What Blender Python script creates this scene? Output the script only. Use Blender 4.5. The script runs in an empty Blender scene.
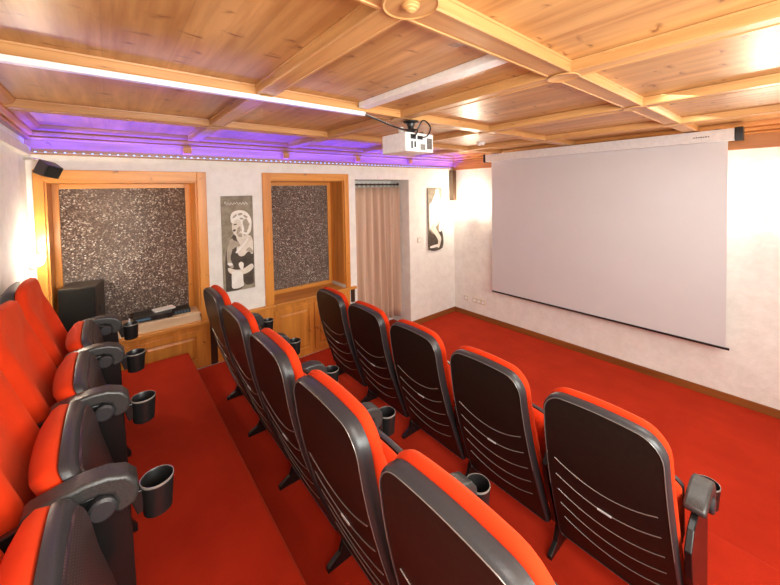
import bpy, bmesh, math, random
from mathutils import Vector, Matrix
random.seed(4)
SC = bpy.context.scene
COL = SC.collection

# ------------------------------------------------------------------ camera
cam_d = bpy.data.cameras.new('camera'); cam = bpy.data.objects.new('camera', cam_d); COL.objects.link(cam)
_r = Vector((0.77211573, -0.63519179, -0.01920141)); _u = Vector((0.03468446, 0.01195218, 0.99932684)); _w = Vector((0.63453471, 0.77226196, -0.03125975))
cam.matrix_world = Matrix(((_r.x, _u.x, -_w.x, 0), (_r.y, _u.y, -_w.y, 0), (_r.z, _u.z, -_w.z, 2.074), (0, 0, 0, 1)))
cam_d.sensor_width = 36; cam_d.lens = 342.18 / 780 * 36; cam_d.shift_y = -0.1175; cam_d.clip_start = 0.02
SC.camera = cam
# ------------------------------------------------------------------ view, world, large lights
SC.view_settings.view_transform = 'Standard'; SC.view_settings.look = 'None'
SC.view_settings.exposure = 0.32; SC.view_settings.gamma = 1.0; SC.view_settings.use_curve_mapping = False
W = bpy.data.worlds.new('world'); SC.world = W; W.use_nodes = True
W.node_tree.nodes['Background'].inputs[0].default_value = (1, .9, .8, 1); W.node_tree.nodes['Background'].inputs[1].default_value = 0.3

def area(name, loc, target, sx, sy, power, color, spread=180):
    d = bpy.data.lights.new(name, 'AREA'); d.shape = 'RECTANGLE'; d.size = sx; d.size_y = sy; d.energy = power; d.color = color
    o = bpy.data.objects.new(name, d); COL.objects.link(o); o.location = loc
    o.rotation_euler = (Vector(target) - Vector(loc)).to_track_quat('-Z', 'Y').to_euler(); d.spread = math.radians(spread); return o
def point(name, loc, power, color, r=.04):
    d = bpy.data.lights.new(name, 'POINT'); d.energy = power; d.color = color; d.shadow_soft_size = r
    o = bpy.data.objects.new(name, d); COL.objects.link(o); o.location = loc; return o
area('fill_behind_camera', (1.2, -1.0, 2.1), (2.0, 2.8, 1.2), 2.6, .7, 84, (.95, 1, .95))  # added fill light behind the camera, lifts the whole room
area('fill_overhead_front', (3.0, 0.3, 2.55), (3.0, 1.0, 0), 1.2, .9, 20, (.95, 1, .96))  # added soft fill under the ceiling, no fixture here
area('fill_overhead_rear', (.3, .3, 2.555), (0.4, 1.6, 0), 1.0, .7, 14, (1, .98, .92))  # added overhead fill for the rear rows, not a real lamp
area('fill_up_ceiling', (1.3, -1.05, 1.7), (1.8, 1.6, 2.62), 2.0, .5, 13, (1, .99, .93))  # added upward fill that brightens the ceiling
# LED strip light: thrown up along the cornices
area('led_light_window', (2.0, 3.725, 2.428), (2.0, 3.70, 2.8), 4.9, .015, 40, (.03, .02, 1), 150)
area('led_light_left', (-.445, 2.0, 2.43), (-.42, 2.0, 2.8), .015, 3.4, 5, (.03, .02, 1), 140)

# ------------------------------------------------------------------ materials
def newmat(n):
    m = bpy.data.materials.new(n); m.use_nodes = True; nt = m.node_tree; b = nt.nodes['Principled BSDF']; return m, nt, b
def N(nt, t, **k):
    n = nt.nodes.new(t)
    for a, v in k.items(): setattr(n, a, v)
    return n
def ramp(nt, fac, stops, interp='LINEAR'):
    r = N(nt, 'ShaderNodeValToRGB'); r.color_ramp.interpolation = interp
    e = r.color_ramp.elements
    while len(e) < len(stops): e.new(.5)
    for i, (p, c) in enumerate(stops): e[i].position = p; e[i].color = (*c, 1) if len(c) == 3 else c
    nt.links.new(fac, r.inputs[0]); return r
def mixc(nt, fac, a, b, mode='MIX'):
    m = N(nt, 'ShaderNodeMix', data_type='RGBA', blend_type=mode)
    for s, v in ((m.inputs[0], fac), (m.inputs[6], a), (m.inputs[7], b)):
        if hasattr(v, 'links') or hasattr(v, 'is_linked'): nt.links.new(v, s)
        elif isinstance(v, (tuple, list)): s.default_value = (*v, 1)
        else: s.default_value = v
    return m.outputs[2]
def coords(nt, scale=(1, 1, 1), rot=(0, 0, 0), kind='Object'):
    t = N(nt, 'ShaderNodeTexCoord'); mp = N(nt, 'ShaderNodeMapping')
    mp.inputs['Scale'].default_value = scale; mp.inputs['Rotation'].default_value = rot
    nt.links.new(t.outputs[kind], mp.inputs[0]); return mp.outputs[0]
def noise(nt, vec, scale=1, detail=4, rough=.55):
    n = N(nt, 'ShaderNodeTexNoise'); n.inputs['Scale'].default_value = scale; n.inputs['Detail'].default_value = detail; n.inputs['Roughness'].default_value = rough
    nt.links.new(vec, n.inputs['Vector']); return n.outputs['Fac']
def bump(nt, b, h, strength=.3, dist=.01):
    n = N(nt, 'ShaderNodeBump'); n.inputs['Strength'].default_value = strength; n.inputs['Distance'].default_value = dist
    nt.links.new(h, n.inputs['Height']); nt.links.new(n.outputs[0], b.inputs['Normal'])
def plain(n, col, rough=.5, metal=0, spec=.5, noise_amt=.06, nscale=30, bmp=0, coat=0):
    m, nt, b = newmat(n)
    v = coords(nt); f = noise(nt, v, nscale, 3)
    c2 = tuple(x * (1 - noise_amt * 2) for x in col)
    r = ramp(nt, f, [(.3, c2), (.7, col)]); nt.links.new(r.outputs[0], b.inputs['Base Color'])
    b.inputs['Roughness'].default_value = rough; b.inputs['Metallic'].default_value = metal; b.inputs['Specular IOR Level'].default_value = spec
    b.inputs['Coat Weight'].default_value = coat; b.inputs['Coat Roughness'].default_value = .12
    if bmp: bump(nt, b, f, bmp, .003)
    return m
def emis(n, col, s):
    m, nt, b = newmat(n); b.inputs['Base Color'].default_value = (*col, 1)
    b.inputs['Emission Color'].default_value = (*col, 1); b.inputs['Emission Strength'].default_value = s; return m
def wood(n, light, dark, axis='y', knots=1.0, rough=.38, plank=0, knotcol=(.16, .045, .012), kn=('X', 'Z', 5, 3.5)):
    """pine: long grain along an axis, spike knots across it"""
    m, nt, b = newmat(n)
    s = {'x': (1.2, 16, 16), 'y': (16, 1.2, 16), 'z': (16, 16, 1.2)}[axis]
    v = coords(nt, s)
    g = noise(nt, v, 1.0, 6, .6)
    base = ramp(nt, g, [(.32, dark), (.60, light)]).outputs[0]
    s2 = {'x': (.6, 5, 5), 'y': (5, .6, 5), 'z': (5, 5, .6)}[axis]
    broad = noise(nt, coords(nt, s2), 1.0, 2)
    base = mixc(nt, ramp(nt, broad, [(.35, (0, 0, 0)), (.7, (.55, .55, .55))]).outputs[0], base, tuple(x * .72 for x in dark))
    if knots:
        vo = N(nt, 'ShaderNodeTexVoronoi', voronoi_dimensions='2D'); vo.inputs['Scale'].default_value = 1.0; vo.inputs['Randomness'].default_value = 1
        tk = N(nt, 'ShaderNodeTexCoord'); sk = N(nt, 'ShaderNodeSeparateXYZ'); nt.links.new(tk.outputs['Object'], sk.inputs[0]); ck = N(nt, 'ShaderNodeCombineXYZ')
        ak, bk, sa, sb = kn
        for sock, mul, dst in ((ak, sa, 0), (bk, sb, 1)):
            mm = N(nt, 'ShaderNodeMath', operation='MULTIPLY_ADD'); mm.inputs[1].default_value = mul; mm.inputs[2].default_value = 3.7 + dst; nt.links.new(sk.outputs[sock], mm.inputs[0]); nt.links.new(mm.outputs[0], ck.inputs[dst])
        kv = ck.outputs[0]
        wob = N(nt, 'ShaderNodeVectorMath', operation='ADD'); nn = N(nt, 'ShaderNodeTexNoise'); nn.inputs['Scale'].default_value = 2.2
        nt.links.new(kv, nn.inputs['Vector']); sc_ = N(nt, 'ShaderNodeVectorMath', operation='SCALE'); sc_.inputs['Scale'].default_value = .9
        nt.links.new(nn.outputs['Color'], sc_.inputs[0]); nt.links.new(kv, wob.inputs[0]); nt.links.new(sc_.outputs[0], wob.inputs[1])
        nt.links.new(wob.outputs[0], vo.inputs['Vector'])
        kf = ramp(nt, vo.outputs['Distance'], [(.03 * knots, (.9, .9, .9)), (.08 * knots, (.35, .35, .35)), (.17 * knots, (0, 0, 0))]).outputs[0]
        km = N(nt, 'ShaderNodeMath', operation='MULTIPLY'); nt.links.new(kf, km.inputs[0]); nt.links.new(ramp(nt, noise(nt, kv, .9, 1), [(.38, (0, 0, 0)), (.50, (1, 1, 1))]).outputs[0], km.inputs[1]); kf = km.outputs[0]
        base = mixc(nt, kf, base, knotcol)
    if plank:
        a = 'x' if axis == 'y' else 'y'
        sx = N(nt, 'ShaderNodeSeparateXYZ'); tc = N(nt, 'ShaderNodeTexCoord'); nt.links.new(tc.outputs['Object'], sx.inputs[0])
        md = N(nt, 'ShaderNodeMath', operation='PINGPONG'); md.inputs[1].default_value = plank / 2; nt.links.new(sx.outputs[a.upper()], md.inputs[0])
        lt = N(nt, 'ShaderNodeMath', operation='LESS_THAN'); lt.inputs[1].default_value = .0022; nt.links.new(md.outputs[0], lt.inputs[0])
        ml = N(nt, 'ShaderNodeMath', operation='MULTIPLY'); ml.inputs[1].default_value = .22; nt.links.new(lt.outputs[0], ml.inputs[0])
        base = mixc(nt, ml.outputs[0], base, tuple(x * .5 for x in dark))
    nt.links.new(base, b.inputs['Base Color']); b.inputs['Roughness'].default_value = rough
    bump(nt, b, g, .10, .002)
    return m

M = {}
M['ceil'] = wood('pine_ceiling', (.71, .395, .145), (.43, .185, .05), 'y', 1.0, .34, .21, (.20, .06, .015), ('X', 'Y', 4.2, 9.0))
M['beam_y'] = wood('pine_beam_y', (.72, .40, .15), (.50, .245, .08), 'y', .45, .36, 0, (.3, .1, .03), ('Y', 'Z', 3, 9))
M['beam_x'] = wood('pine_beam_x', (.68, .355, .13), (.46, .21, .065), 'x', .45, .36, 0, (.3, .1, .03), ('X', 'Z', 3, 9))
M['cornice'] = wood('pine_cornice', (.50, .26, .12), (.36, .16, .06), 'x', .35, .4)
M['cornice_y'] = wood('pine_cornice_y', (.62, .26, .08), (.42, .15, .035), 'y', .45, .4, 0, (.2, .05, .01), ('Y', 'Z', 2, 9))
M['pine_v'] = wood('pine_honey_v', (.80, .33, .055), (.58, .20, .028), 'z', .5, .38)
M['cleat'] = wood('cleat_wood', (.62, .30, .12), (.50, .2, .06), 'x', 0, .5)
M['pine_h'] = wood('pine_honey_h', (.80, .35, .065), (.58, .215, .032), 'x', .5, .38)
M['pine_pale'] = wood('pine_pale', (.88, .72, .50), (.74, .54, .33), 'x', .4, .5)
M['base_wood'] = wood('baseboard_wood', (.34, .11, .022), (.20, .06, .012), 'x', 0, .45)
M['base_wood_y'] = wood('baseboard_wood_y', (.34, .11, .022), (.20, .06, .012), 'y', 0, .45)

def plaster():
    m, nt, b = newmat('white_plaster')
    v = coords(nt); f = noise(nt, v, 9, 8, .65); f2 = noise(nt, v, 1.7, 3)
    c = ramp(nt, f, [(.3, (.78, .755, .70)), (.7, (.90, .88, .83))]).outputs[0]
    nt.links.new(c, b.inputs['Base Color']); b.inputs['Roughness'].default_value = .85; bump(nt, b, f, .6, .012); return m
M['plaster'] = plaster()
def carpet():
    m, nt, b = newmat('red_carpet')
    v = coords(nt); f = noise(nt, v, 260, 2); f2 = noise(nt, v, 3.2, 4, .6); v3 = coords(nt, (9, 1.4, 4)); f3 = noise(nt, v3, 1.0, 3)
    c = ramp(nt, f2, [(.3, (.32, .013, .003)), (.7, (.45, .023, .006))]).outputs[0]
    c = mixc(nt, ramp(nt, f, [(.3, (.0, .0, .0)), (.75, (.5, .5, .5))]).outputs[0], c, (.38, .014, .004))
    c = mixc(nt, ramp(nt, f3, [(.45, (0, 0, 0)), (.6, (.22, .22, .22))]).outputs[0], c, (.34, .010, .003))
    nt.links.new(c, b.inputs['Base Color']); b.inputs['Roughness'].default_value = .95; b.inputs['Specular IOR Level'].default_value = .1
    b.inputs['Sheen Weight'].default_value = .25; b.inputs['Sheen Tint'].default_value = (1, .25, .1, 1)
    bump(nt, b, f, .5, .003); return m
M['carpet'] = carpet()
def fabric(n, col, dark):
    m, nt, b = newmat(n)
    v = coords(nt); f = noise(nt, v, 420, 2); f2 = noise(nt, v, 7, 3)
    c = ramp(nt, f2, [(.3, dark), (.7, col)]).outputs[0]
    nt.links.new(c, b.inputs['Base Color']); b.inputs['Roughness'].default_value = .9; b.inputs['Specular IOR Level'].default_value = .15
    b.inputs['Sheen Weight'].default_value = .18; b.inputs['Sheen Tint'].default_value = (1, .3, .12, 1)
    bump(nt, b, f, .25, .0015); return m
M['red'] = fabric('orange_red_fabric', (.66, .038, .005), (.56, .029, .004))
M['shell'] = plain('black_brown_plastic', (.021, .014, .011), .38, 0, .28, .15, 60, .12, .0)
M['rim'] = plain('grey_rim_plastic', (.036, .034, .037), .36, 0, .55, .06, 200, .15)
M['arm'] = plain('grey_arm_plastic', (.048, .045, .043), .36, 0, .6, .25, 160, .3)
M['black'] = plain('black_plastic', (.012, .011, .011), .32, 0, .5, .1, 60)
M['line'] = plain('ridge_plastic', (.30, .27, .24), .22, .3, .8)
M['leg'] = plain('black_steel', (.014, .013, .013), .28, .3, .6)
M['bolt'] = plain('chrome', (.75, .74, .72), .2, 1)
M['white'] = plain('white_plastic', (.92, .92, .90), .4)
M['ivory'] = plain('ivory_plastic', (.72, .66, .50), .45)
M['screen'] = plain('screen_cloth', (.62, .595, .60), .9, 0, .1, .015, 3)
M['case'] = plain('screen_case', (.74, .72, .71), .4)
M['lip_white'] = plain('white_ledge_paint', (.80, .76, .70), .6)
M['subbox'] = plain('black_ash', (.030, .022, .016), .32, 0, .6, .2, 40, .05)
M['subgrille'] = plain('speaker_cloth', (.016, .015, .013), .8, 0, .2, .3, 400, .4)
M['brownspk'] = plain('brown_speaker', (.20, .14, .09), .5)
M['iron'] = plain('dark_iron', (.075, .035, .018), .5, .5)
M['paper'] = plain('paper', (.80, .80, .78), .7)
M['glassblue'] = plain('blue_display', (.10, .20, .30), .2)
M['lamp'] = emis('lamp_glow', (1, .93, .82), 40)
M['led'] = emis('led_glow', (.15, .28, 1), 5)
M['knob'] = wood('knob_wood', (.70, .28, .05), (.5, .18, .03), 'z', 0, .3)

def speckle():
    m, nt, b = newmat('pebbled_glass')
    v = coords(nt, (1, 1, 1))
    vo = N(nt, 'ShaderNodeTexVoronoi'); vo.inputs['Scale'].default_value = 112; nt.links.new(v, vo.inputs['Vector'])
    sp = N(nt, 'ShaderNodeSeparateColor'); nt.links.new(vo.outputs['Color'], sp.inputs[0])
    c = ramp(nt, sp.outputs[0], [(0, (.030, .017, .011)), (.45, (.085, .050, .034)), (.75, (.16, .105, .078)), (.92, (.38, .29, .23)), (1, (.75, .66, .56))]).outputs[0]  # palest cells are glints on the glass, put into the base colour
    big = noise(nt, v, 2.0, 2)
    c = mixc(nt, ramp(nt, big, [(.35, (0, 0, 0)), (.7, (.5, .5, .5))]).outputs[0], c, (.09, .05, .03))
    nt.links.new(c, b.inputs['Base Color']); b.inputs['Roughness'].default_value = .22; b.inputs['Specular IOR Level'].default_value = .8
    bump(nt, b, vo.outputs['Distance'], .5, .012); return m
M['pebble'] = speckle()
def perforated():
    m, nt, b = newmat('perforated_shell')
    v = coords(nt, (1, 1, 1)); 
    sx = N(nt, 'ShaderNodeSeparateXYZ'); nt.links.new(v, sx.inputs[0])
    def pp(sock):
        a = N(nt, 'ShaderNodeMath', operation='PINGPONG'); a.inputs[1].default_value = .0045; nt.links.new(sock, a.inputs[0])
        q = N(nt, 'ShaderNodeMath', operation='POWER'); q.inputs[1].default_value = 2; nt.links.new(a.outputs[0], q.inputs[0]); return q.outputs[0]
    ad = N(nt, 'ShaderNodeMath', operation='ADD'); nt.links.new(pp(sx.outputs['Y']), ad.inputs[0]); nt.links.new(pp(sx.outputs['Z']), ad.inputs[1])
    lt = N(nt, 'ShaderNodeMath', operation='LESS_THAN'); lt.inputs[1].default_value = .0000045; nt.links.new(ad.outputs[0], lt.inputs[0])
    c = mixc(nt, lt.outputs[0], (.028, .017, .017), (.13, .075, .07))
    nt.links.new(c, b.inputs['Base Color']); b.inputs['Roughness'].default_value = .35; return m
M['perf'] = perforated()
def curtain_m():
    m, nt, b = newmat('taupe_satin')
    v = coords(nt, (40, 1, .6)); f = noise(nt, v, 1, 3)
    c = ramp(nt, f, [(.3, (.50, .32, .22)), (.7, (.66, .46, .34))]).outputs[0]
    nt.links.new(c, b.inputs['Base Color']); b.inputs['Roughness'].default_value = .5; b.inputs['Sheen Weight'].default_value = .3; return m
M['curtain'] = curtain_m()
def sepia(n, a, b_, sc=14):
    m, nt, b = newmat(n); f = noise(nt, coords(nt), sc, 5, .6)
    nt.links.new(ramp(nt, f, [(.35, a), (.65, b_)]).outputs[0], b.inputs['Base Color']); b.inputs['Roughness'].default_value = .7; return m
M['sep_bg'] = sepia('sepia_background', (.20, .165, .11), (.33, .285, .21))
M['sep_dark'] = sepia('sepia_dark', (.045, .032, .022), (.085, .062, .042))
M['sep_mid'] = sepia('sepia_mid', (.34, .29, .22), (.46, .40, .31))
M['sep_light'] = sepia('sepia_light', (.66, .60, .50), (.80, .74, .64))
M['sep_white'] = sepia('sepia_white', (.78, .75, .68), (.88, .86, .80))

# ------------------------------------------------------------------ mesh helpers
class MB:
    def __init__(s): s.bm = bmesh.new()
    def box(s, x0, y0, z0, x1, y1, z1):
        v = [s.bm.verts.new(p) for p in ((x0, y0, z0), (x1, y0, z0), (x1, y1, z0), (x0, y1, z0), (x0, y0, z1), (x1, y0, z1), (x1, y1, z1), (x0, y1, z1))]
        for f in ((0, 3, 2, 1), (4, 5, 6, 7), (0, 1, 5, 4), (1, 2, 6, 5), (2, 3, 7, 6), (3, 0, 4, 7)): s.bm.faces.new([v[i] for i in f])
        return s
    def prism(s, pts, axis, a, b):
        """polygon in the two other axes (order: y->(x,z), x->(y,z), z->(x,y)) extruded from a to b"""
        def P(p, t):
            return {'y': (p[0], t, p[1]), 'x': (t, p[0], p[1]), 'z': (p[0], p[1], t)}[axis]
        A = [s.bm.verts.new(P(p, a)) for p in pts]; B = [s.bm.verts.new(P(p, b)) for p in pts]; n = len(pts)
        s.bm.faces.new(A[::-1]); s.bm.faces.new(B)
        for i in range(n): s.bm.faces.new((A[i], A[(i + 1) % n], B[(i + 1) % n], B[i]))
        return s
    def lathe(s, prof, c=(0, 0, 0), axis='z', seg=20, ring_=False):
        """prof: list of (r, t)"""
        rings = []
        for r, t in prof:
            ring = []
            for k in range(seg):
                a = 2 * math.pi * k / seg; u, v = r * math.cos(a), r * math.sin(a)
                p = {'z': (u, v, t), 'x': (t, u, v), 'y': (v, t, u)}[axis]
                ring.append(s.bm.verts.new((c[0] + p[0], c[1] + p[1], c[2] + p[2])))
            rings.append(ring)
        for a, b in zip(rings, rings[1:]):
            for k in range(seg): s.bm.faces.new((a[k], a[(k + 1) % seg], b[(k + 1) % seg], b[k]))
        if ring_:
            for k in range(seg): s.bm.faces.new((rings[-1][k], rings[-1][(k + 1) % seg], rings[0][(k + 1) % seg], rings[0][k]))
        else:
            s.bm.faces.new(rings[0][::-1]); s.bm.faces.new(rings[-1])
        return s
    def cyl(s, c, axis, r, h, seg=20, r2=None):
        return s.lathe([(r, 0), (r if r2 is None else r2, h)], c, axis, seg)
    def tube(s, pts, r, seg=8):
        pts = [Vector(p) for p in pts]; rings = []; up = None
        for i, p in enumerate(pts):
            d = (pts[min(i + 1, len(pts) - 1)] - pts[max(i - 1, 0)]).normalized()
            if up is None: up = d.orthogonal().normalized()
            up = (up - d * up.dot(d)).normalized(); w = d.cross(up)
            rings.append([s.bm.verts.new(p + (up * math.cos(2 * math.pi * k / seg) + w * math.sin(2 * math.pi * k / seg)) * r) for k in range(seg)])
        for a, b in zip(rings, rings[1:]):
            for k in range(seg): s.bm.faces.new((a[k], a[(k + 1) % seg], b[(k + 1) % seg], b[k]))
        s.bm.faces.new(rings[0][::-1]); s.bm.faces.new(rings[-1]); return s
    def grid(s, P):
        """P: rows of points -> quads"""
        V = [[s.bm.verts.new(p) for p in row] for row in P]
        for a, b in zip(V, V[1:]):
            for k in range(len(a) - 1): s.bm.faces.new((a[k], a[k + 1], b[k + 1], b[k]))
        return V
    def build(s, name, mat, parent=None, bevel=0, smooth=False, seg=2, angle=35):
        bmesh.ops.recalc_face_normals(s.bm, faces=s.bm.faces)
        me = bpy.data.meshes.new(name); s.bm.to_mesh(me); s.bm.free()
        me.materials.append(mat)
        if smooth:
            for p in me.polygons: p.use_smooth = True
            me.set_sharp_from_angle(angle=math.radians(angle))
        o = bpy.data.objects.new(name, me); COL.objects.link(o)
        if parent: o.parent = parent
        if bevel:
            m = o.modifiers.new('bevel', 'BEVEL'); m.width = bevel; m.segments = seg; m.limit_method = 'ANGLE'; m.angle_limit = math.radians(40)
        return o
def tag(o, label, cat, group=None):
    o['label'] = label; o['category'] = cat
    if group: o['group'] = group
    return o
def thing(name, label, cat, loc=(0, 0, 0), group=None, rz=0):
    o = bpy.data.objects.new(name, None); COL.objects.link(o); o.location = loc; o.rotation_euler = (0, 0, rz); o.empty_display_size = .1
    return tag(o, label, cat, group)
def struct(o): o['kind'] = 'structure'; return o

# ------------------------------------------------------------------ the room
XC, XB, YA, YD = -.48, 4.49, 3.775, -1.25
ZT = 2.622      # underside of ceiling panels
P1, P2, P3 = .124, .361, .598
struct(MB().box(XC - .3, YD - .2, -.1, XB + .2, 4.4, 0).build('floor', M['carpet']))
struct(MB().box(XC, YD, P2 - .01, .53, 3.65, P3).build('seating_platform', M['carpet'], bevel=.018, seg=3))
struct(MB().box(XC, YD, .001, 1.33, YA - .012, P2).build('seating_platform', M['carpet'], bevel=.015, seg=3))
struct(MB().box(1.30, YD, .001, 2.545, YA - .012, P1).build('seating_platform', M['carpet'], bevel=.012, seg=3))
# window wall with two recesses and the curtained doorway
w = MB()
for a in ((-.78, 0, -.40, 2.66), (.675, 0, 1.385, 2.66), (2.33, 0, 2.51, 2.66), (3.47, 0, 4.69, 2.66),
          (-.40, 0, .675, .788), (-.40, 2.205, .675, 2.66), (1.385, 0, 2.33, .788), (1.385, 2.215, 2.33, 2.66), (2.51, 2.224, 3.47, 2.66)):
    w.box(a[0], YA, a[1], a[2], 4.20, a[3])
w.box(-.78, 4.20, 0, 4.69, 4.3, 2.66)
struct(w.build('wall_window_side', M['plaster']))
struct(MB().box(XC - .2, YD, 0, XC, YA, 2.66).build('wall_left', M['plaster']))
struct(MB().box(XB, YD, 0, XB + .2, YA, 2.66).build('wall_screen_side', M['plaster']))
struct(MB().box(XC - .2, YD - .2, 0, XB + .2, YD, 2.66).build('wall_rear', M['plaster']))
struct(MB().box(XC - .2, YD - .2, ZT, XB + .2, 4.3, ZT + .08).build('ceiling', M['ceil']))
# baseboards
struct(MB().box(3.47, YA - .014, 0, XB - .014, YA, .078).build('baseboard_window_side', M['base_wood'], bevel=.003))
struct(MB().box(XB - .014, YD, 0, XB, YA, .078).build('baseboard_screen_side', M['base_wood_y'], bevel=.003))

# ceiling beams: stepped moulded section
ZB = 2.574
def beam_sec(c, w):   # (cross coordinate, z)
    h = w / 2; t = ZT - .0005
    return [(c - h - .009, t), (c - h - .008, t - .008), (c - h - .004, t - .010), (c - h - .003, ZB + .006), (c - h + .001, ZB), (c - h + .010, ZB), (c - h + .012, ZB + .003), (c + h - .012, ZB + .003), (c + h - .010, ZB), (c + h - .001, ZB), (c + h + .003, ZB + .006), (c + h + .004, t - .010), (c + h + .008, t - .008), (c + h + .009, t)]
YS = [.71, 1.835, 2.855, -.35]; XS = [.643, 1.62, 2.65, 3.68]
for c in YS: struct(MB().prism(beam_sec(c, .10), 'x', XC, XB).build('ceiling_beam', M['beam_x']))
for c in XS:
    struct(MB().prism([(x, z - .001) for x, z in beam_sec(c, .088)], 'y', YD, YA).build('ceiling_beam', M['beam_y']))
# round bosses where the beams cross
for cx in XS:
    for cy in YS:
        r = .068
        if cx == XS[0] and cy == YS[0]: continue
        struct(MB().lathe([(r, 0), (r, -.0015), (r - .005, -.004), (r - .010, -.0015), (.0005, -.0015)], (cx, cy, ZB - .0015), 'z', 28).build('trim_1', M['beam_y'], smooth=True))
bz = thing('ceiling_rosette', 'round turned wooden rosette with a drop knob at the crossing of the nearest ceiling beams', 'rosette', (XS[0], YS[0] - .03, ZB - .0015))
r = .078
MB().lathe([(r, 0), (r, -.003), (r - .004, -.006), (r - .008, -.003), (.0005, -.003)], (0, 0, 0), 'z', 36).build('disc', M['beam_y'], bz, smooth=True)
MB().lathe([(.024, -.0035), (.025, -.008), (.020, -.010), (.020, -.014), (.013, -.017), (.013, -.020), (.006, -.024), (.0005, -.025)], (0, 0, 0), 'z', 24).build('drop_knob', M['beam_y'], bz, smooth=True)

# cornices
def sec_corn(sgn, wall, d0=.0):   # wall coordinate, profile running out from wall
    return [(wall, ZT - .001), (wall, 2.515), (wall + sgn * .028, 2.515), (wall + sgn * .034, 2.528), (wall + sgn * .024, 2.540), (wall + sgn * .048, 2.548), (wall + sgn * .056, 2.566), (wall + sgn * .048, 2.578), (wall + sgn * .085, 2.592), (wall + sgn * .098, 2.612), (wall + sgn * .100, ZT - .001)]
struct(MB().prism(sec_corn(-1, YA), 'x', XC, XB).build('trim_2', M['cornice']))
struct(MB().prism(sec_corn(1, XC), 'y', YD, YA).build('trim_3', M['cornice_y']))
struct(MB().prism(sec_corn(-1, XB), 'y', YD, YA).build('trim_4', M['cornice_y']))
struct(MB().box(XC, YA - .012, 2.42, XB, YA, 2.515).build('trim_5', M['cornice']))           # board behind the LED strip
struct(MB().box(XC, YA - .050, 2.400, XB, YA, 2.412).build('trim_6', M['cornice'], bevel=.002))   # lip carrying it
struct(MB().prism([(XC, 2.385), (XC + .036, 2.385), (XC + .036, 2.452), (XC + .028, 2.452), (XC + .028, 2.424), (XC, 2.424)], 'y', YD, YA - .051).build('trim_7', M['lip_white'], bevel=.003))
struct(MB().box(XB - .022, YD, 2.385, XB, YA, 2.515).build('trim_8', M['cornice_y'], bevel=.003))
for cx in (.59, 1.56, 2.53, 3.47):
    tag(MB().box(cx - .035, YA - .058, 2.450, cx + .035, YA - .012, 2.515).build('wooden_cleat', M['cleat'], bevel=.003),
        'small pine block bridging the LED cove, ' + {.59: 'above the post right of the left window', 1.56: 'above the right window towards its left half', 2.53: 'above the left edge of the curtained doorway', 3.47: 'above the right edge of the curtained doorway'}[cx], 'wood block', 'blocks along the lit cove')

# ------------------------------------------------------------------ LED strips
ld = thing('led_strip', 'blue violet LED light strip running along the cove above the windows', 'led strip', (0, YA - .036, 2.412))
MB().box(XC + .04, -.007, 0.0005, XB - .06, .007, .004).build('tape', M['white'], ld)
lb = MB()
x = XC + .06
while x < XB - .1:
    lb.box(x - .006, -.005, .004, x + .006, .005, .010); x += .055
q = lb.build('diodes', M['led'], ld); q['kind'] = 'stuff'
ld2 = thing('led_strip', 'LED light strip lying on the ledge along the top of the left wall', 'led strip', (XC + .016, 0, 2.425))
MB().box(-.006, YD + .05, 0.0005, .006, YA - .1, .004).build('tape', M['white'], ld2)
lb = MB(); y = YD + .08
while y < YA - .12:
    lb.box(-.005, y - .006, .004, .005, y + .006, .010); y += .042
q = lb.build('diodes', M['led'], ld2); q['kind'] = 'stuff'

# ------------------------------------------------------------------ windows
def window(n, x0, x1, zt, zb, wl, wr, openl, openr, opent, glassY):
    root = bpy.data.objects.new('window_%d' % n, None); COL.objects.link(root); root.location = (x0, YA, zb); struct(root)
    L = lambda *a: (a[0] - x0, a[1] - YA, a[2] - zb, a[3] - x0, a[4] - YA, a[5] - zb)
    MB().box(*L(x0, YA - .028, zb, openl, YA - .0005, zt)).build('frame_post', M['pine_v'], root, bevel=.004)
    MB().box(*L(openr, YA - .028, zb, x1, YA - .0005, zt)).build('frame_post', M['pine_v'], root, bevel=.004)
    MB().box(*L(openl, YA - .028, opent, openr, YA - .0005, zt)).build('frame_head', M['pine_h'], root, bevel=.004)
    e = .001
    MB().box(*L(openl - .012, YA, zb + .04, openl + .012, glassY, opent)).build('jamb_lining', M['pine_v'], root)
    MB().box(*L(openr - .012, YA, zb + .04, openr + .012, glassY, opent)).build('jamb_lining', M['pine_v'], root)
    MB().box(*L(openl + .012, YA, opent - .012, openr - .012, glassY, opent + .008)).build('jamb_lining', M['pine_h'], root)
    s = .045; ax0, ax1, az0, az1 = openl + .012, openr - .012, zb + .001, opent - .012
    f = MB(); f.box(*L(ax0, glassY - .03, az0, ax0 + s, glassY + .01, az1)); f.box(*L(ax1 - s, glassY - .03, az0, ax1, glassY + .01, az1))
    sash = f.build('sash', M['pine_v'], root, bevel=.003)
    MB().box(*L(ax0 + s, glassY - .03, az1 - s, ax1 - s, glassY + .01, az1)).build('sash_rail', M['pine_h'], root, bevel=.003)
    MB().box(*L(ax0 + s, glassY - .03, az0, ax1 - s, glassY + .01, az0 + .05)).build('sash_rail', M['pine_h'], root, bevel=.003)
    g = MB().box(*L(ax0 + s - .004, glassY - .014, az0 + .04, ax1 - s + .004, glassY - .004, az1 - s + .004)).build('pane', M['pebble'], root)
window(1, -.445, .745, 2.285, .826, .05, .07, -.385, .665, 2.195, 4.08)
window(2, 1.295, 2.395, 2.29, .826, .09, .06, 1.385, 2.33, 2.21, 4.12)

# ------------------------------------------------------------------ built-in cabinets below the windows

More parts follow.
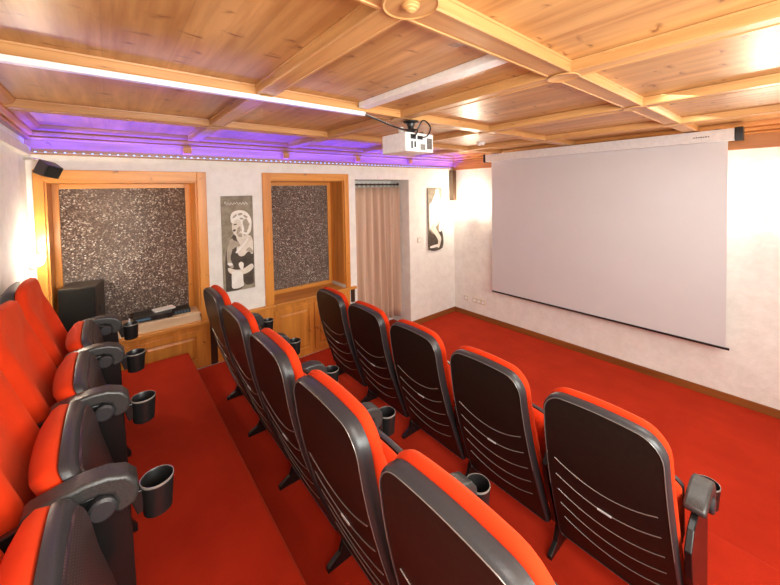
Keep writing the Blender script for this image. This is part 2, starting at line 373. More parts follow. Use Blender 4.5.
def cabinet(label, x0, faces, doors, name='low_cabinet'):
    root = thing(name, label, 'cabinet', (x0, YA, faces[-1][2])); zt = .79; zo = faces[-1][2]
    L = lambda *a: (a[0] - x0, a[1] - YA, a[2] - zo, a[3] - x0, a[4] - YA, a[5] - zo)
    m = MB()
    for a, b, z0 in faces: m.box(*L(a, YA - .022, z0, b, YA - .001, zt))
    m.build('face_frame', M['pine_v'], root, bevel=.003)
    for (a, b, zb, kx) in doors:
        d = MB(); z0, z1 = zb, zt - .045; t = .055
        d.box(*L(a, YA - .034, z0, a + t, YA - .0215, z1)); d.box(*L(b - t, YA - .034, z0, b, YA - .0215, z1))
        d.box(*L(a + t, YA - .034, z1 - t, b - t, YA - .0215, z1)); d.box(*L(a + t, YA - .034, z0, b - t, YA - .0215, z0 + t))
        dr = d.build('door', M['pine_v'], root, bevel=.003)
        p = MB(); g = .012
        pa, pb, pc, pd = a + t, b - t, z0 + t, z1 - t
        V = []
        for ins, yy in ((0, -.0225), (g, -.024), (g + .02, -.031)):
            V.append([p.bm.verts.new((u - x0, yy, v - zo)) for u, v in ((pa + ins, pc + ins), (pb - ins, pc + ins), (pb - ins, pd - ins), (pa + ins, pd - ins))])
        for A, B in zip(V, V[1:]):
            for i in range(4): p.bm.faces.new((A[i], A[(i + 1) % 4], B[(i + 1) % 4], B[i]))
        p.bm.faces.new(V[-1])
        p.build('door_panel', M['pine_v'], dr)
        if kx is not None:
            MB().lathe([(.005, 0), (.005, -.012), (.012, -.018), (.013, -.024), (.008, -.029), (.0005, -.030)], (kx - x0, -.034, .431 - zo), 'y', 14).build('knob', M['knob'], dr, smooth=True)
    return root
cabinet('honey pine low cabinet with raised door panels, beneath the left window', -.47, [(-.47, .735, .365)], [(-.42, .10, .41, None), (.145, .665, .41, None)])
cabinet('honey pine low cabinet with round wooden knobs, beneath the right window', .80, [(.80, 1.335, .365), (1.335, 2.384, .128)], [(.84, 1.27, .41, None), (1.385, 1.852, .175, 1.80), (1.868, 2.34, .175, 1.905)])
struct(MB().box(.737, YA - .016, .363, .798, YA - .001, .789).build('trim_9', M['iron']))

def worktop(label, x0, x1, ra, rb, yb, loc):
    pts = [(x0, YA - .048), (x1, YA - .048), (x1, YA - .001), (rb, YA - .001), (rb, yb), (ra, yb), (ra, YA - .001), (x0, YA - .001)]
    o = MB().prism([(a - loc[0], b - loc[1]) for a, b in pts], 'z', 0, .034).build('worktop', M['pine_h'], None, bevel=.005)
    o.location = loc; return tag(o, label, 'worktop')
worktop('pine worktop under the left window, carrying the black loudspeaker and the audio gear', -.475, .765, -.385, .655, 4.07, (.14, YA, .7915))
worktop('pine worktop under the right window, its right end jutting past the frame', .79, 2.475, 1.40, 2.315, 4.10, (1.6, YA, .7915))
tag(MB().box(2.405, YA - .036, .62, 2.45, YA - .001, .791).build('shelf_bracket', M['iron'], bevel=.003), 'dark bracket below the overhanging right end of the worktop', 'bracket')

# pale timber box on the left worktop and what stands on it
t = thing('pale_timber_box', 'long pale timber box lying on the worktop, holding the disc players', 'box', (.32, 3.90, .8265))
MB().box(-.322, -.125, 0, .345, .105, .012).build('base_board', M['pine_pale'], t)
MB().box(-.322, -.125, .012, .345, -.108, .070).build('front_board', M['pine_pale'], t, bevel=.002)
MB().box(-.327, -.13, .070, .35, .11, .086).build('lid', M['pine_pale'], t, bevel=.003)
MB().box(.328, -.108, .012, .345, .105, .070).build('end_board', M['pine_pale'], t, bevel=.002)
zb = .9130
t = thing('disc_player', 'flat black disc player with a lit display on the pale timber box', 'disc player', (.285, 3.90, zb), rz=math.radians(-3))
MB().box(-.15, -.095, .006, .15, .11, .052).build('casing', M['black'], t, bevel=.003)
MB().box(-.13, -.0975, .018, -.02, -.0945, .036).build('display', M['glassblue'], t)
m = MB()
for k in range(3): m.box(.03 + k * .03, -.098, .02, .045 + k * .03, -.0945, .030)
m.build('buttons', M['rim'], t)
MB().box(-.14, -.08, 0, -.11, .09, .006).build('foot', M['black'], t); MB().box(.11, -.08, 0, .14, .09, .006).build('foot', M['black'], t)
t = thing('media_receiver', 'smaller black box with a bluish front beside the disc player', 'receiver', (.52, 3.92, zb), rz=math.radians(-3))
MB().box(-.075, -.075, 0, .07, .085, .036).build('casing', M['black'], t, bevel=.003)
m = MB()
for k in range(5):
    for j in range(2): m.box(-.06 + k * .025, -.0775, .008 + j * .012, -.045 + k * .025, -.0745, .015 + j * .012)
m.build('front_lights', M['glassblue'], t)
o = MB().box(-.085, -.05, 0, .085, .05, .014).build('booklet', M['paper'], None, bevel=.002); o.location = (.375, 3.93, zb + .0525); o.rotation_euler = (0, 0, math.radians(12))
tag(o, 'white booklet lying flat on top of the black disc player', 'booklet')
o = MB().lathe([(.009, 0), (.010, .03), (.007, .036), (.007, .05)], (0, 0, 0), 'z', 12).build('small_bottle', M['paper'], None, smooth=True); o.location = (.105, 3.86, zb); tag(o, 'tiny white bottle standing at the left end of the disc player', 'bottle')

# big black loudspeaker
t = thing('subwoofer', 'large black box loudspeaker standing at the left end of the worktop', 'loudspeaker', (-.205, 3.868, .8265), rz=math.radians(-11))
MB().box(-.120, -.105, 0, .120, .160, .50).build('cabinet', M['subbox'], t, bevel=.004)
MB().box(-.112, -.118, .012, .112, -.1055, .488).build('grille', M['subgrille'], t, bevel=.004)
MB().lathe([(.040, 0), (.040, .006), (.030, .006), (.026, .001), (.0005, .001)], (.1205, .03, .17), 'x', 20).build('port', M['rim'], t, smooth=True)
MB().box(.1205, -.03, .27, .127, .10, .31).build('side_panel', M['rim'], t, bevel=.002)

# satellite loudspeaker in the upper left corner
t = thing('satellite_speaker', 'small black cube loudspeaker on a bracket in the upper left corner', 'loudspeaker', (-.34, 3.60, 2.275))
s_ = MB().prism([(-.055, -.045), (.055, -.055), (.055, .055), (-.055, .045)], 'x', -.054, .054).build('cabinet', M['subbox'], t, bevel=.006); s_.rotation_euler = (math.radians(22), math.radians(12), math.radians(38))
g = MB().box(-.046, -.060, -.040, .046, -.0555, .040).build('grille', M['subgrille'], t, bevel=.002); g.rotation_euler = s_.rotation_euler
MB().tube([(-.01, .03, .02), (-.05, .06, .075), (-.09, .08, .085), (-.147, .09, .085)], .009, 8).build('bracket', M['bolt'], t, smooth=True)
# tall slim loudspeaker in the far corner
t = thing('slim_speaker', 'tall slim brown loudspeaker hung high in the corner beside the screen', 'loudspeaker', (4.43, 3.72, 1.88))
MB().box(-.052, -.030, 0, .030, .045, .505).build('cabinet', M['brownspk'], t, bevel=.004)
MB().box(-.048, -.036, .01, .026, -.0305, .495).build('grille', M['iron'], t, bevel=.002)

# ------------------------------------------------------------------ curtain in the doorway
def curtain():
    t = thing('curtain', 'floor length taupe satin curtain hanging on rings in the doorway', 'curtain', (2.99, 4.0, .130))
    rows = []; nz = 14; nx = 220
    for j in range(nz + 1):
        f = j / nz; z = .004 + f * 1.985; row = []
        for i in range(nx + 1):
            u = i / nx; x = -.455 + u * .93
            a = math.sin(u * 44 + 1.1 * math.sin(u * 9 + 1.5 * f)) * (.046 - .016 * f) + math.sin(u * 17 + 1.3 * f) * .018 * (1 - .5 * f)
            row.append((x + .006 * math.sin(u * 40 + 3 * f), a, z))
        rows.append(row)
    m = MB(); m.grid(rows)
    c = m.build('cloth', M['curtain'], t, smooth=True, angle=180)
    s = c.modifiers.new('thick', 'SOLIDIFY'); s.thickness = .003
    r = thing('curtain_rod', 'dark wrought iron curtain rod with rings across the doorway', 'curtain rod', (2.99, 4.0, 2.160))
    MB().cyl((-.478, 0, 0), 'x', .010, .955, 12).build('rod', M['iron'], r, smooth=True)
    m = MB(); m.lathe([(.008, 0), (.019, .006), (.022, .016), (.017, .026), (.006, .030)], (.438, 0, 0), 'x', 14); m.build('finial', M['iron'], r, smooth=True)
    for k in range(12):
        x = -.44 + k * .075
        MB().tube([(x, .020 * math.cos(a), -.007 + .020 * math.sin(a)) for a in [i * math.pi / 8 for i in range(17)]], .0035, 6).build('ring', M['iron'], r, smooth=True)
curtain()

# ------------------------------------------------------------------ canvas prints
def blob(pts, y0, y1):   # closed outline smoothed
    n = len(pts); out = []
    for i in range(n):
        p0, p1, p2, p3 = pts[i - 1], pts[i], pts[(i + 1) % n], pts[(i + 2) % n]
        for k in range(5):
            t_ = k / 5; q = []
            for d in (0, 1):
                q.append(.5 * (2 * p1[d] + (p2[d] - p0[d]) * t_ + (2 * p0[d] - 5 * p1[d] + 4 * p2[d] - p3[d]) * t_ ** 2 + (3 * p1[d] - p0[d] - 3 * p2[d] + p3[d]) * t_ ** 3))
            out.append(tuple(q))
    return MB().prism(out, 'y', y0, y1)
def layer(name, mat, par, pts, k): blob(pts, -.0215 - k * .0006, -.0195).build(name, mat, par)
t = thing('canvas_print', 'tall sepia canvas print of a blonde woman in a dark dress, hung between the windows', 'canvas print', (1.03, YA - .001, 1.06))
MB().box(-.155, -.021, 0, .155, 0, .985).build('canvas', M['sep_bg'], t, bevel=.002)
MB().tube([(-.125 + .23 * k / 40, -.0222, .905 + .012 * math.sin(k * 1.25) + (.014 if k in (1, 2, 19, 20) else 0)) for k in range(41)], .0022, 5).build('scribble', M['sep_white'], t)
I = lambda L: [((x - 140) / 165 * .31, (550 - y) / 495 * .985) for x, y in L]
layer('dark_ground', M['sep_dark'], t, I([(68, 500), (68, 400), (78, 330), (110, 262), (130, 270), (150, 330), (160, 420), (158, 535), (80, 545), (68, 540)]), 1)
layer('dress', M['sep_dark'], t, I([(140, 360), (180, 330), (216, 345), (218, 430), (215, 500), (212, 525), (170, 525), (158, 470), (130, 420)]), 2)
layer('shoulder', M['sep_light'], t, I([(128, 330), (150, 285), (185, 262), (212, 280), (217, 330), (212, 368), (190, 352), (165, 372), (140, 368)]), 3)
layer('forearm', M['sep_mid'], t, I([(78, 340), (92, 290), (108, 276), (114, 300), (104, 340), (96, 380), (110, 420), (98, 428), (80, 400)]), 4)
layer('arm', M['sep_light'], t, I([(84, 425), (120, 440), (160, 440), (205, 420), (216, 440), (190, 462), (150, 470), (105, 462), (84, 445)]), 4)
layer('skirt', M['sep_white'], t, I([(104, 450), (152, 455), (158, 500), (156, 532), (104, 536), (98, 500)]), 5)
layer('neck', M['sep_light'], t, I([(128, 235), (160, 245), (178, 290), (150, 300), (132, 285)]), 6)
layer('face', M['sep_light'], t, I([(112, 195), (122, 170), (150, 168), (160, 200), (152, 240), (130, 262), (116, 250), (108, 222)]), 7)
layer('hair', M['sep_white'], t, I([(104, 190), (102, 160), (116, 138), (150, 130), (184, 140), (206, 168), (212, 205), (204, 248), (182, 262), (160, 246), (158, 210), (150, 182), (128, 180), (114, 196)]), 8)
layer('hair_shadow', M['sep_mid'], t, I([(165, 190), (182, 176), (196, 200), (192, 232), (176, 240), (168, 215)]), 9)
for k_, L_ in enumerate(([(112, 165), (128, 150), (134, 156), (118, 170)], [(140, 150), (158, 144), (164, 152), (146, 158)], [(172, 156), (190, 166), (186, 174), (170, 164)], [(186, 190), (200, 204), (196, 214), (184, 200)], [(150, 170), (166, 172), (168, 180), (152, 178)], [(170, 236), (186, 240), (184, 250), (170, 246)])): layer('hair_strand', M['sep_mid'], t, I(L_), 10)
layer('cheek_shadow', M['sep_mid'], t, I([(136, 225), (150, 215), (152, 236), (140, 252), (130, 256)]), 9)
layer('neck_shadow', M['sep_mid'], t, I([(134, 260), (152, 250), (160, 268), (146, 272)]), 9)
layer('shoulder_shadow', M['sep_mid'], t, I([(176, 345), (196, 330), (214, 350), (208, 362), (190, 350)]), 9)
layer('hand', M['sep_mid'], t, I([(92, 300), (112, 285), (140, 300), (146, 318), (124, 322), (104, 330)]), 8)
layer('lips', M['sep_dark'], t, I([(112, 232), (124, 228), (126, 236), (116, 240)]), 9)
layer('eye', M['sep_dark'], t, I([(116, 203), (130, 199), (132, 204), (118, 207)]), 9)
layer('pendant', M['sep_white'], t, I([(136, 412), (150, 402), (162, 414), (158, 440), (146, 440)]), 9)
layer('bracelet', M['sep_white'], t, I([(80, 400), (100, 402), (104, 414), (84, 412)]), 9)
layer('strap', M['sep_white'], t, I([(124, 345), (160, 312), (186, 282), (190, 290), (160, 325), (130, 352)]), 9)

t = thing('canvas_print', 'narrow canvas print of a standing figure in a white dress, near the corner', 'canvas print', (4.015, YA - .001, 1.115))
MB().box(-.160, -.021, 0, .160, 0, .975).build('canvas', M['sep_bg'], t, bevel=.002)
J = lambda L: [((x - 187) / 106 * .31, (550 - y) / 488 * .975) for x, y in L]
layer('ground', M['sep_dark'], t, J([(137, 400), (137, 545), (240, 545), (240, 415), (190, 430), (160, 420)]), 1)
layer('legs', M['sep_light'], t, J([(160, 350), (200, 290), (222, 300), (205, 350), (188, 375), (210, 420), (230, 470), (215, 535), (200, 535), (205, 480), (180, 430), (150, 385)]), 2)
layer('shoe', M['sep_white'], t, J([(145, 520), (200, 512), (205, 530), (150, 535)]), 2)
layer('dress', M['sep_white'], t, J([(180, 120), (205, 90), (222, 130), (232, 200), (238, 330), (235, 405), (212, 400), (222, 310), (200, 290), (165, 345), (142, 380), (140, 200), (160, 170)]), 3)
layer('head', M['sep_light'], t, J([(186, 90), (192, 70), (210, 66), (216, 84), (206, 104), (192, 108)]), 4)

# light switch, sockets
def plate(name, label, cat, loc, face, grp=None):
    t = thing(name, label, cat, loc, grp, 0 if face == 'y' else math.radians(-90))
    MB().box(-.040, -.010, -.040, .040, -.0005, .040).build('plate', M['ivory'], t, bevel=.003)
    return t
t = plate('light_switch', 'small ivory light switch beside the curtained doorway', 'switch', (3.665, YA, 1.30), 'y')
MB().box(-.026, -.015, -.028, .026, -.0095, .028).build('rocker', M['white'], t, bevel=.002)
for i, (yy, lab) in enumerate(((3.53, 'ivory wall socket standing alone, nearest the corner under the lamp'), (3.365, 'ivory wall socket, first of the row of three left of the screen'), (3.283, 'ivory wall socket, middle one of the row of three'), (3.201, 'ivory wall socket, last of the row of three, closest to the screen'))):
    t = plate('wall_socket', lab, 'socket', (XB, yy, .283), 'x', 'wall sockets below the corner lamp')
    MB().lathe([(.026, -.0102), (.026, -.013), (.021, -.013), (.019, -.0105), (.0005, -.0105)], (0, 0, 0), 'y', 18).build('socket_insert', M['white'], t, smooth=True)

# ------------------------------------------------------------------ projection screen
t = thing('projection_screen', 'large white pull down projection screen with a black bottom bar', 'projection screen', (4.35, 1.70, .55))
MB().box(-.045, -1.29, 1.912, .045, 1.31, 2.018).build('case', M['case'], t, bevel=.004)
MB().box(-.050, -1.345, 1.905, .05, -1.291, 2.024).build('end_cap', M['black'], t, bevel=.004)
MB().box(-.050, 1.311, 1.905, .05, 1.345, 2.024).build('end_cap', M['black'], t, bevel=.004)
MB().box(-.001, -1.245, .012, .001, 1.235, 1.914).build('cloth', M['screen'], t)
MB().box(-.010, -1.270, -.008, .010, 1.245, .0125).build('bottom_bar', M['black'], t, bevel=.003)
m = MB()
for k in range(7): m.box(-.0462, -1.125 + k * .017, 1.956, -.0450, -1.1145 + k * .017, 1.966 + .002 * (k % 2))
m.build('maker_mark', M['iron'], t)
for yy in (-1.20, 1.16): MB().box(-.035, yy, 2.018, -.01, yy + .04, 2.0238).build('ceiling_clip', M['iron'], t)

# ------------------------------------------------------------------ trunking, projector, detector, cables
tag(MB().box(XC + .10, 1.776, ZB - .026, 1.275, 1.806, ZB - .0015).build('cable_trunking', M['white'], bevel=.002), 'long white cable trunking running beneath the middle ceiling beam towards the projector', 'cable trunking')
tag(MB().box(1.215, .765, ZT - .035, 1.285, 1.768, ZT - .0005).build('cable_trunking', M['white'], bevel=.003), 'shorter white trunking crossing the ceiling panel at right angles to the other', 'cable trunking')
t = thing('smoke_detector', 'small round white smoke detector on the ceiling left of the screen', 'smoke detector', (3.42, 2.45, ZT))
MB().lathe([(.050, -.0005), (.050, -.014), (.043, -.018), (.043, -.032), (.034, -.038), (.0005, -.038)], (0, 0, 0), 'z', 24).build('body', M['white'], t, smooth=True)
MB().lathe([(.012, -.0385), (.012, -.041), (.0005, -.041)], (-.01, -.015, 0), 'z', 12).build('sensor', M['iron'], t)
pr = thing('projector', 'white ceiling projector with vents and ports on its side', 'projector', (1.70, 1.845, 2.338), rz=math.radians(0))
b = MB().prism([(-.130, -.125), (.125, -.125), (.135, -.115), (.135, .130), (.125, .140), (-.130, .140), (-.137, .133), (-.137, -.118)], 'z', 0, .130).build('casing', M['white'], pr, bevel=.006)
m = MB()
for k in range(6): m.box(.063 + k * .009, -.1275, .022, .068 + k * .009, -.1245, .100)
for k in range(5): m.box(.000 + k * .010, -.1275, .014, .005 + k * .010, -.1245, .055)
m.build('vents', M['iron'], pr)
m = MB(); m.box(-.095, -.1275, .085, -.045, -.1245, .118); m.box(-.030, -.1275, .085, .020, -.1245, .112); m.box(-.09, -.1275, .02, -.075, -.1245, .07); m.box(-.06, -.1275, .03, -.045, -.1245, .07)
m.build('ports', M['black'], pr)
MB().lathe([(.040, 0), (.040, .016), (.032, .018), (.030, .008), (.0005, .012)], (.135, .055, .065), 'x', 24).build('lens', M['black'], pr, smooth=True)
mt = thing('projector_mount', 'black ball joint ceiling mount above the projector', 'mount', (1.70, 1.815, 2.4685))
MB().lathe([(.055, .0965), (.055, .088), (.030, .080), (.026, .060), (.020, .055), (.020, .045), (.034, .040), (.036, .028), (.024, .018), (.024, .010)], (0, 0, 0), 'z', 20).build('ball_joint', M['black'], mt, smooth=True)
m = MB(); m.box(-.075, -.055, 0.0005, .075, .075, .010)
for sx in (-1, 1):
    for sy in (-1, 1): m.box(sx * .06 - .012, .01 + sy * .055 - .012, .010, sx * .06 + .012, .01 + sy * .055 + .012, .018)
m.build('plate', M['rim'], mt, bevel=.002)
MB().lathe([(.018, 0), (.021, .02), (.016, .04), (.005, .046)], (-.085, .01, -.006 + .012), 'z', 12).build('clamp', M['white'], mt, smooth=True)
def cable(label, pts, mat, r=.005):
    # smooth through the points
    P = [Vector(p) for p in pts]; out = []
    for i in range(len(P) - 1):
        p0, p1, p2, p3 = P[max(i - 1, 0)], P[i], P[i + 1], P[min(i + 2, len(P) - 1)]
        for k in range(7):
            t_ = k / 7; out.append(.5 * (2 * p1 + (p2 - p0) * t_ + (2 * p0 - 5 * p1 + 4 * p2 - p3) * t_ * t_ + (3 * p1 - p0 - 3 * p2 + p3) * t_ ** 3))
    out.append(P[-1])
    return tag(MB().tube(out, r, 8).build('cable', mat, None, smooth=True), label, 'cable')
cable('white cable sagging from the end of the trunking to the projector mount', [(1.27, 1.790, 2.560), (1.34, 1.785, 2.545), (1.45, 1.775, 2.515), (1.56, 1.775, 2.492), (1.625, 1.80, 2.500)], M['white'], .006)
cable('black cable sagging just below the white one towards the projector', [(1.27, 1.780, 2.555), (1.36, 1.76, 2.528), (1.47, 1.745, 2.497), (1.58, 1.735, 2.482), (1.66, 1.715, 2.488), (1.64, 1.700, 2.455), (1.635, 1.712, 2.440)], M['black'], .006)
cable('black cable looping high out of the side of the projector', [(1.69, 1.7145, 2.435), (1.725, 1.68, 2.445), (1.755, 1.675, 2.500), (1.735, 1.69, 2.545), (1.715, 1.715, 2.555), (1.705, 1.735, 2.52), (1.69, 1.745, 2.487)], M['black'], .005)

# ------------------------------------------------------------------ wall lamps
def sconce(label, loc, rz, power):
    t = thing('wall_lamp', label, 'wall lamp', loc, None, rz)
    MB().lathe([(.035, 0), (.035, .008), (.028, .012), (.0005, .013)], (0, 0, 0), 'x', 20).build('wall_plate', M['white'], t, smooth=True)
    MB().tube([(.012, 0, 0), (.04, 0, -.012), (.065, 0, -.010), (.075, 0, .01)], .004, 8).build('arm', M['bolt'], t, smooth=True)
    MB().lathe([(.008, .010), (.020, .018), (.030, .045), (.034, .085), (.031, .085), (.027, .047), (.016, .022), (.0005, .02)], (.075, 0, 0), 'z', 20).build('shade', M['lamp'], t, smooth=True)
    d = bpy.data.lights.new('bulb', 'POINT'); d.energy = power; d.color = (1, .86, .66); d.shadow_soft_size = .03
    o = bpy.data.objects.new('bulb', d); COL.objects.link(o); o.parent = t; o.location = (.085, 0, .13)
sconce('bright wall lamp on the left wall, just above the farthest rear chair', (XC, 3.53, 1.565), 0, 10)
sconce('bright wall lamp between the slim loudspeaker and the screen', (XB, 3.36, 1.72), math.pi, 23)
sconce('bright wall lamp on the wall to the right of the screen', (XB, .22, 1.78), math.pi, 12)

# ------------------------------------------------------------------ cinema chairs
def lerp(tab, z):
    for (z0, a), (z1, b_) in zip(tab, tab[1:]):
        if z <= z1:
            f = max(0, (z - z0) / (z1 - z0)); return a + (b_ - a) * f
    return tab[-1][1]
REAR = [(.10, .062), (.18, .030), (.25, .0), (.37, -.040), (.50, -.086), (.60, -.112), (.71, -.141), (.85, -.166), (1.0, -.182), (1.1, -.186)]
def rear_x(z):   # smoothed
    return sum(lerp(REAR, z + d) for d in (-.06, -.03, 0, .03, .06)) / 5
def rows_of(zb, zt, hwb, hwt, rb, rt, inset, nmid=9):
    """rows (z, half width) of a rounded tapered outline"""
    zb, zt = zb + inset, zt - inset; out = []
    hw = lambda z: (hwb + (hwt - hwb) * max(0, (z - zb) / (zt - zb)) ** 1.2) - inset
    rb, rt = max(rb - inset * .5, .01), max(rt - inset * .5, .01); n = 6
    for k in range(n + 1):
        a = math.pi / 2 * k / n; z = zb + rb - rb * math.cos(a); out.append((z, hw(z) - rb + rb * math.sin(a)))
    for k in range(1, nmid): z = zb + rb + (zt - rt - zb - rb) * k / nmid; out.append((z, hw(z)))
    for k in range(n + 1):
        a = math.pi / 2 * k / n; z = zt - rt + rt * math.sin(a); out.append((z, hw(z) - rt + rt * math.cos(a)))
    return out
def slab(mb, spec, layers, back_fn, front_fn, arch, nu=12):
    """closed body: layers = [(inset, x offset fn)], first and last capped by grids"""
    def pt(z, hw, u, xf):
        y = hw * u; zz = z + arch * (1 - (y / .27) ** 2) * max(0, (z - .3) / (.7 if spec[1] > .8 else .4)) ** (4 if spec[1] > .8 else 3)
        return (xf(y, zz), y, zz)
    us = [-1 + 2 * k / nu for k in range(nu + 1)]
    loops = []; caps = []
    for li, (ins, xf) in enumerate(layers):
        rows = rows_of(*spec, ins); cap = li in (0, len(layers) - 1)
        if cap:
            G = [[mb.bm.verts.new(pt(z, hw, u, xf)) for u in us] for z, hw in rows]
            for a, b in zip(G, G[1:]):
                for k in range(nu): mb.bm.faces.new((a[k], a[k + 1], b[k + 1], b[k]))
            loop = G[0][:] + [r[-1] for r in G[1:-1]] + G[-1][::-1] + [r[0] for r in G[1:-1]][::-1]
        else:
            P = [mb.bm.verts.new(pt(*rows[0], u, xf)) for u in us] + [mb.bm.verts.new(pt(z, hw, 1, xf)) for z, hw in rows[1:-1]]
            P += [mb.bm.verts.new(pt(*rows[-1], u, xf)) for u in us[::-1]] + [mb.bm.verts.new(pt(z, hw, -1, xf)) for z, hw in rows[1:-1][::-1]]
            loop = P
        loops.append(loop)
    for a, b in zip(loops, loops[1:]):
        n = len(a)
        for i in range(n): mb.bm.faces.new((a[i], a[(i + 1) % n], b[(i + 1) % n], b[i]))
    return mb
SH = (.11, .978, .262, .234, .022, .080)      # back shell outline
def build_chair(both=False):
    t = thing('cinema_chair', '', 'chair', (0, 0, 0), None)
    off = lambda d: (lambda y, z: rear_x(z) + d)
    # rear panel, rim band, cushion
    recess = lambda y, z: rear_x(z) + .006
    slab(MB(), SH, [(.0125, off(.001)), (.012, off(.030))], None, None, .03).build('back_panel', M['shell'], t, smooth=True)
    m = MB(); L = [(.0130, .002), (.0115, -.002), (.006, .001), (.001, .010), (-.001, .026), (.001, .046), (.030, .046), (.030, .004)]
    # rim is a closed ring
    rings = []
    for ins, d in L:
        rows = rows_of(*SH, ins); us = [-1 + 2 * k / 12 for k in range(13)]
        def pt(z, hw, u):
            y = hw * u; zz = z + .03 * (1 - (y / .27) ** 2) * max(0, (z - .3) / .7) ** 4
            return m.bm.verts.new((rear_x(zz) + d, y, zz))
        rings.append([pt(*rows[0], u) for u in us] + [pt(z, hw, 1) for z, hw in rows[1:-1]] + [pt(*rows[-1], u) for u in us[::-1]] + [pt(z, hw, -1) for z, hw in rows[1:-1][::-1]])
    for a, b in zip(rings, rings[1:] + rings[:1]):
        n = len(a)
        for i in range(n): m.bm.faces.new((a[i], a[(i + 1) % n], b[(i + 1) % n], b[i]))
    m.build('back_rim', M['rim'], t, smooth=True, angle=50)
    # highlight round the upper shell edge, modelled as a pale tube
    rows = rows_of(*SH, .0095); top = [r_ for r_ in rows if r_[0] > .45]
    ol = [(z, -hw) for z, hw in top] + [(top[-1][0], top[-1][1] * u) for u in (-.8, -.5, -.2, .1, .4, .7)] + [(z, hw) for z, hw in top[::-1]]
    MB().tube([(rear_x(z + .03 * (1 - (y / .27) ** 2) * max(0, (z - .3) / .7) ** 4) - .0012, y, z + .03 * (1 - (y / .27) ** 2) * max(0, (z - .3) / .7) ** 4) for z, y in ol], .0016, 6).build('edge_highlight', M['line'], t, smooth=True)
    # cushion: hollow centre, bolsters, headrest
    def front(y, z):
        base = rear_x(z) + .046
        th = lerp([(.2, .05), (.45, .056), (.58, .066), (.72, .054), (.80, .044), (.90, .050), (1.0, .043)], z)
        u = min(1, abs(y) / .235)
        bol = .040 * math.exp(-((u - .80) / .20) ** 2) * (1 if z < .80 else max(0, 1 - (z - .80) / .10))
        edge = max(0, (u - .86) / .14)
        pad = .010 * math.exp(-((z - .90) / .06) ** 2) * math.exp(-(y / .12) ** 2)
        return base + th + bol + pad - .022 * edge ** 2
    CU = (.20, .988, .261, .238, .05, .09)
    cof = lambda d: (lambda y, z: rear_x(z) + .046 + d)
    slab(MB(), CU, [(.022, cof(.0005)), (.006, cof(.004)), (-.001, cof(.022)), (.004, lambda y, z: rear_x(z) + .046 + (.045 if z < .7 else .040)), (.016, lambda y, z: (front(y, z) + rear_x(z) + .092) / 2), (.030, front)], None, None, .032).build('back_cushion', M['red'], t, smooth=True, angle=180)
    # curved ridges on the rear panel
    m = MB()
    for zc, w_, sag in ((.655, .200, .060), (.560, .205, .060), (.465, .210, .062), (.375, .210, .062), (.285, .205, .06)):
        pts = []
        for k in range(25):
            u = -1 + k / 12; y = u * w_; z = zc - sag * (1 - u * u); pts.append((rear_x(z) + .0005, y, z))
        m.tube(pts, .0024, 6)
    m.build('panel_ridges', M['line'], t, smooth=True)
    z = .50; MB().box(rear_x(z) - .003, -.028, z - .0035, rear_x(z) + .006, .028, z + .0035).build('maker_mark', M['paper'], t)
    # folded seat
    sx = lambda z: .128 + (.69 - z) * .16 + .10 * max(0, .52 - z) - .02 * math.exp(-((z - .69) / .05) ** 2)
    SE = (.34, .672, .225, .232, .05, .035)
    so = lambda d: (lambda y, z: sx(z) + d)
    slab(MB(), SE, [(.03, so(-.004)), (.0, so(.0)), (-.001, so(.020)), (.006, so(.030)), (.020, so(.034))], None, None, .04).build('seat_shell', M['rim'], t, smooth=True, angle=50)
    slab(MB(), SE, [(.024, so(.0345)), (.026, so(.040))], None, None, .04).build('seat_underside', M['perf'], t, smooth=True)
    def seatf(y, z):
        u = min(1, abs(y) / .23); return sx(z) - .066 - .014 * (1 - u ** 4)
    slab(MB(), SE, [(.012, so(-.0045)), (.001, so(-.008)), (-.003, so(-.030)), (.008, so(-.052)), (.028, seatf)], None, None, .04).build('seat_cushion', M['red'], t, smooth=True, angle=180)
    # side stands, arms and cup holders
    for sy in ((1, -1) if both else (1,)):
        y = sy * .28
        st = MB().prism([(-.020, 0), (-.020, .022), (.045, .055), (.075, .13), (.035, .17), (.005, .28), (-.045, .42), (-.070, .54), (-.02, .60), (.07, .617), (.262, .607), (.272, .45), (.275, .30), (.280, .06), (.30, .022), (.30, 0)], 'y', y - .012, y + .012).build('leg', M['leg'], t, bevel=.004)
        m = MB()
        m.lathe([(.010, 0), (.010, .005), (.0005, .006)], (.0, y, .0215), 'z', 10); m.lathe([(.010, 0), (.010, .005), (.0005, .006)], (.285, y, .0215), 'z', 10); m.build('floor_bolt', M['bolt'], st, smooth=True)
        arm_prof = [(.045, .618), (.040, .640), (.055, .652), (.11, .664), (.17, .672), (.22, .668), (.264, .650), (.288, .620), (.291, .585), (.280, .556), (.245, .545), (.228, .558), (.236, .585), (.228, .608), (.20, .622), (.12, .620)]
        a = MB().prism(arm_prof, 'y', y - .037, y + .037).build('armrest', M['arm'], t, bevel=.011, seg=3, smooth=True)
        m = MB(); m.lathe([(.0005, -.044), (.026, -.044), (.033, -.038), (.035, .038), (.026, .044), (.0005, .044)], (.205, y, .580), 'y', 24); m.build('pivot_disc', M['rim'], a, smooth=True)
        c = MB().lathe([(.034, 0), (.039, .004), (.042, .05), (.0455, .098), (.0455, .102), (.0435, .104), (.0415, .100), (.039, .05), (.036, .010), (.0005, .008)], (.338, y, .478), 'z', 28).build('cup_holder', M['black'], t, smooth=True)
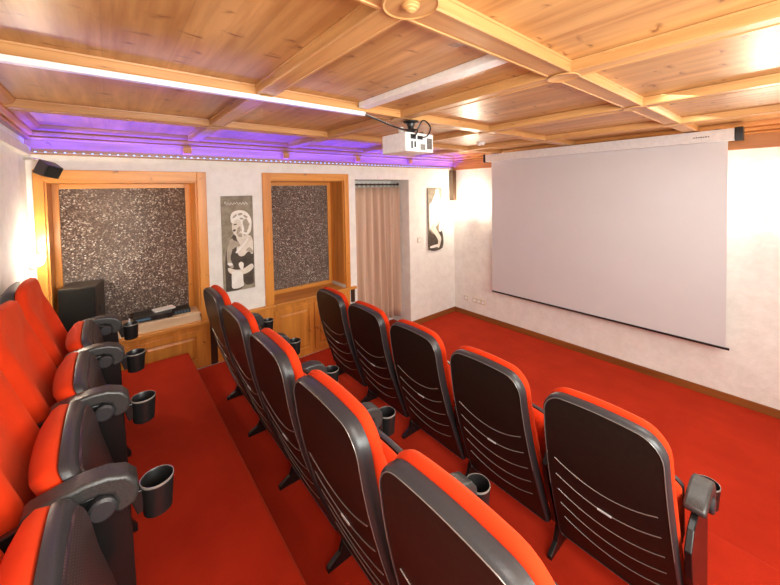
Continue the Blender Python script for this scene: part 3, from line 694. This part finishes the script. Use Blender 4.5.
        MB().lathe([(.0458, .098), (.0464, .101), (.0455, .1045), (.0435, .1045), (.0430, .101)], (.338, y, .478), 'z', 28, True).build('rim_ring', M['line'], c, smooth=True)
        MB().prism([(.270, .575), (.300, .573), (.300, .505), (.285, .500), (.268, .555)], 'y', y - .018, y + .018).build('holder_bracket', M['black'], a, bevel=.003)
    return t
def copy_tree(o, parent=None):
    c = o.copy(); COL.objects.link(c)
    if parent: c.parent = parent
    for ch in list(o.children): copy_tree(ch, c)
    return c
single = build_chair(False); double = build_chair(True)
used = {id(single): False, id(double): False}
def put(proto, x, y, z, label, group):
    if used[id(proto)]: o = copy_tree(proto)
    else: o = proto; used[id(proto)] = True
    o.location = (x, y, z); o['label'] = label; o['category'] = 'chair'; o['group'] = group
XF, XM, XR = 1.735, .72, -.250
fl = ['black backed red cinema chair, front row, in front of the cupboard knobs', 'black backed red cinema chair, second from the windows in the front row',
      'black backed red cinema chair, middle one of the five in the front row', 'black backed red cinema chair, front row, fourth from the windows',
      'black backed red cinema chair with a free armrest, right end of the front row']
for k, (l, y) in enumerate(zip(fl, (2.85, 2.275, 1.705, 1.13, .552))):
    put(double if k == 4 else single, XF, y, P1, l, 'chairs of the front row')
ml = ['black backed red cinema chair, farthest of the middle row, beside the left window', 'black backed red cinema chair, middle row, second from the windows', 'black backed red cinema chair, middle row, third from the windows',
      'black backed red cinema chair, middle row, fourth from the windows', 'black backed red cinema chair, middle row, nearest, cut off by the bottom edge']
for k, (l, y) in enumerate(zip(ml, (2.748, 2.188, 1.628, 1.068, .508))):
    put(double if k == 4 else single, XM, y, P2, l, 'chairs of the middle row')
rl = ['red cinema chair seen from the front, rear row, beside the large black loudspeaker', 'red cinema chair seen from the front, rear row, second from the loudspeaker',
      'red cinema chair seen from the front, rear row, third from the loudspeaker', 'red cinema chair, rear row, nearest, at the bottom left corner']
for k, (l, y) in enumerate(zip(rl, (2.70, 2.14, 1.58, 1.02))):
    put(single, XR, y, P3, l, 'chairs of the rear row')
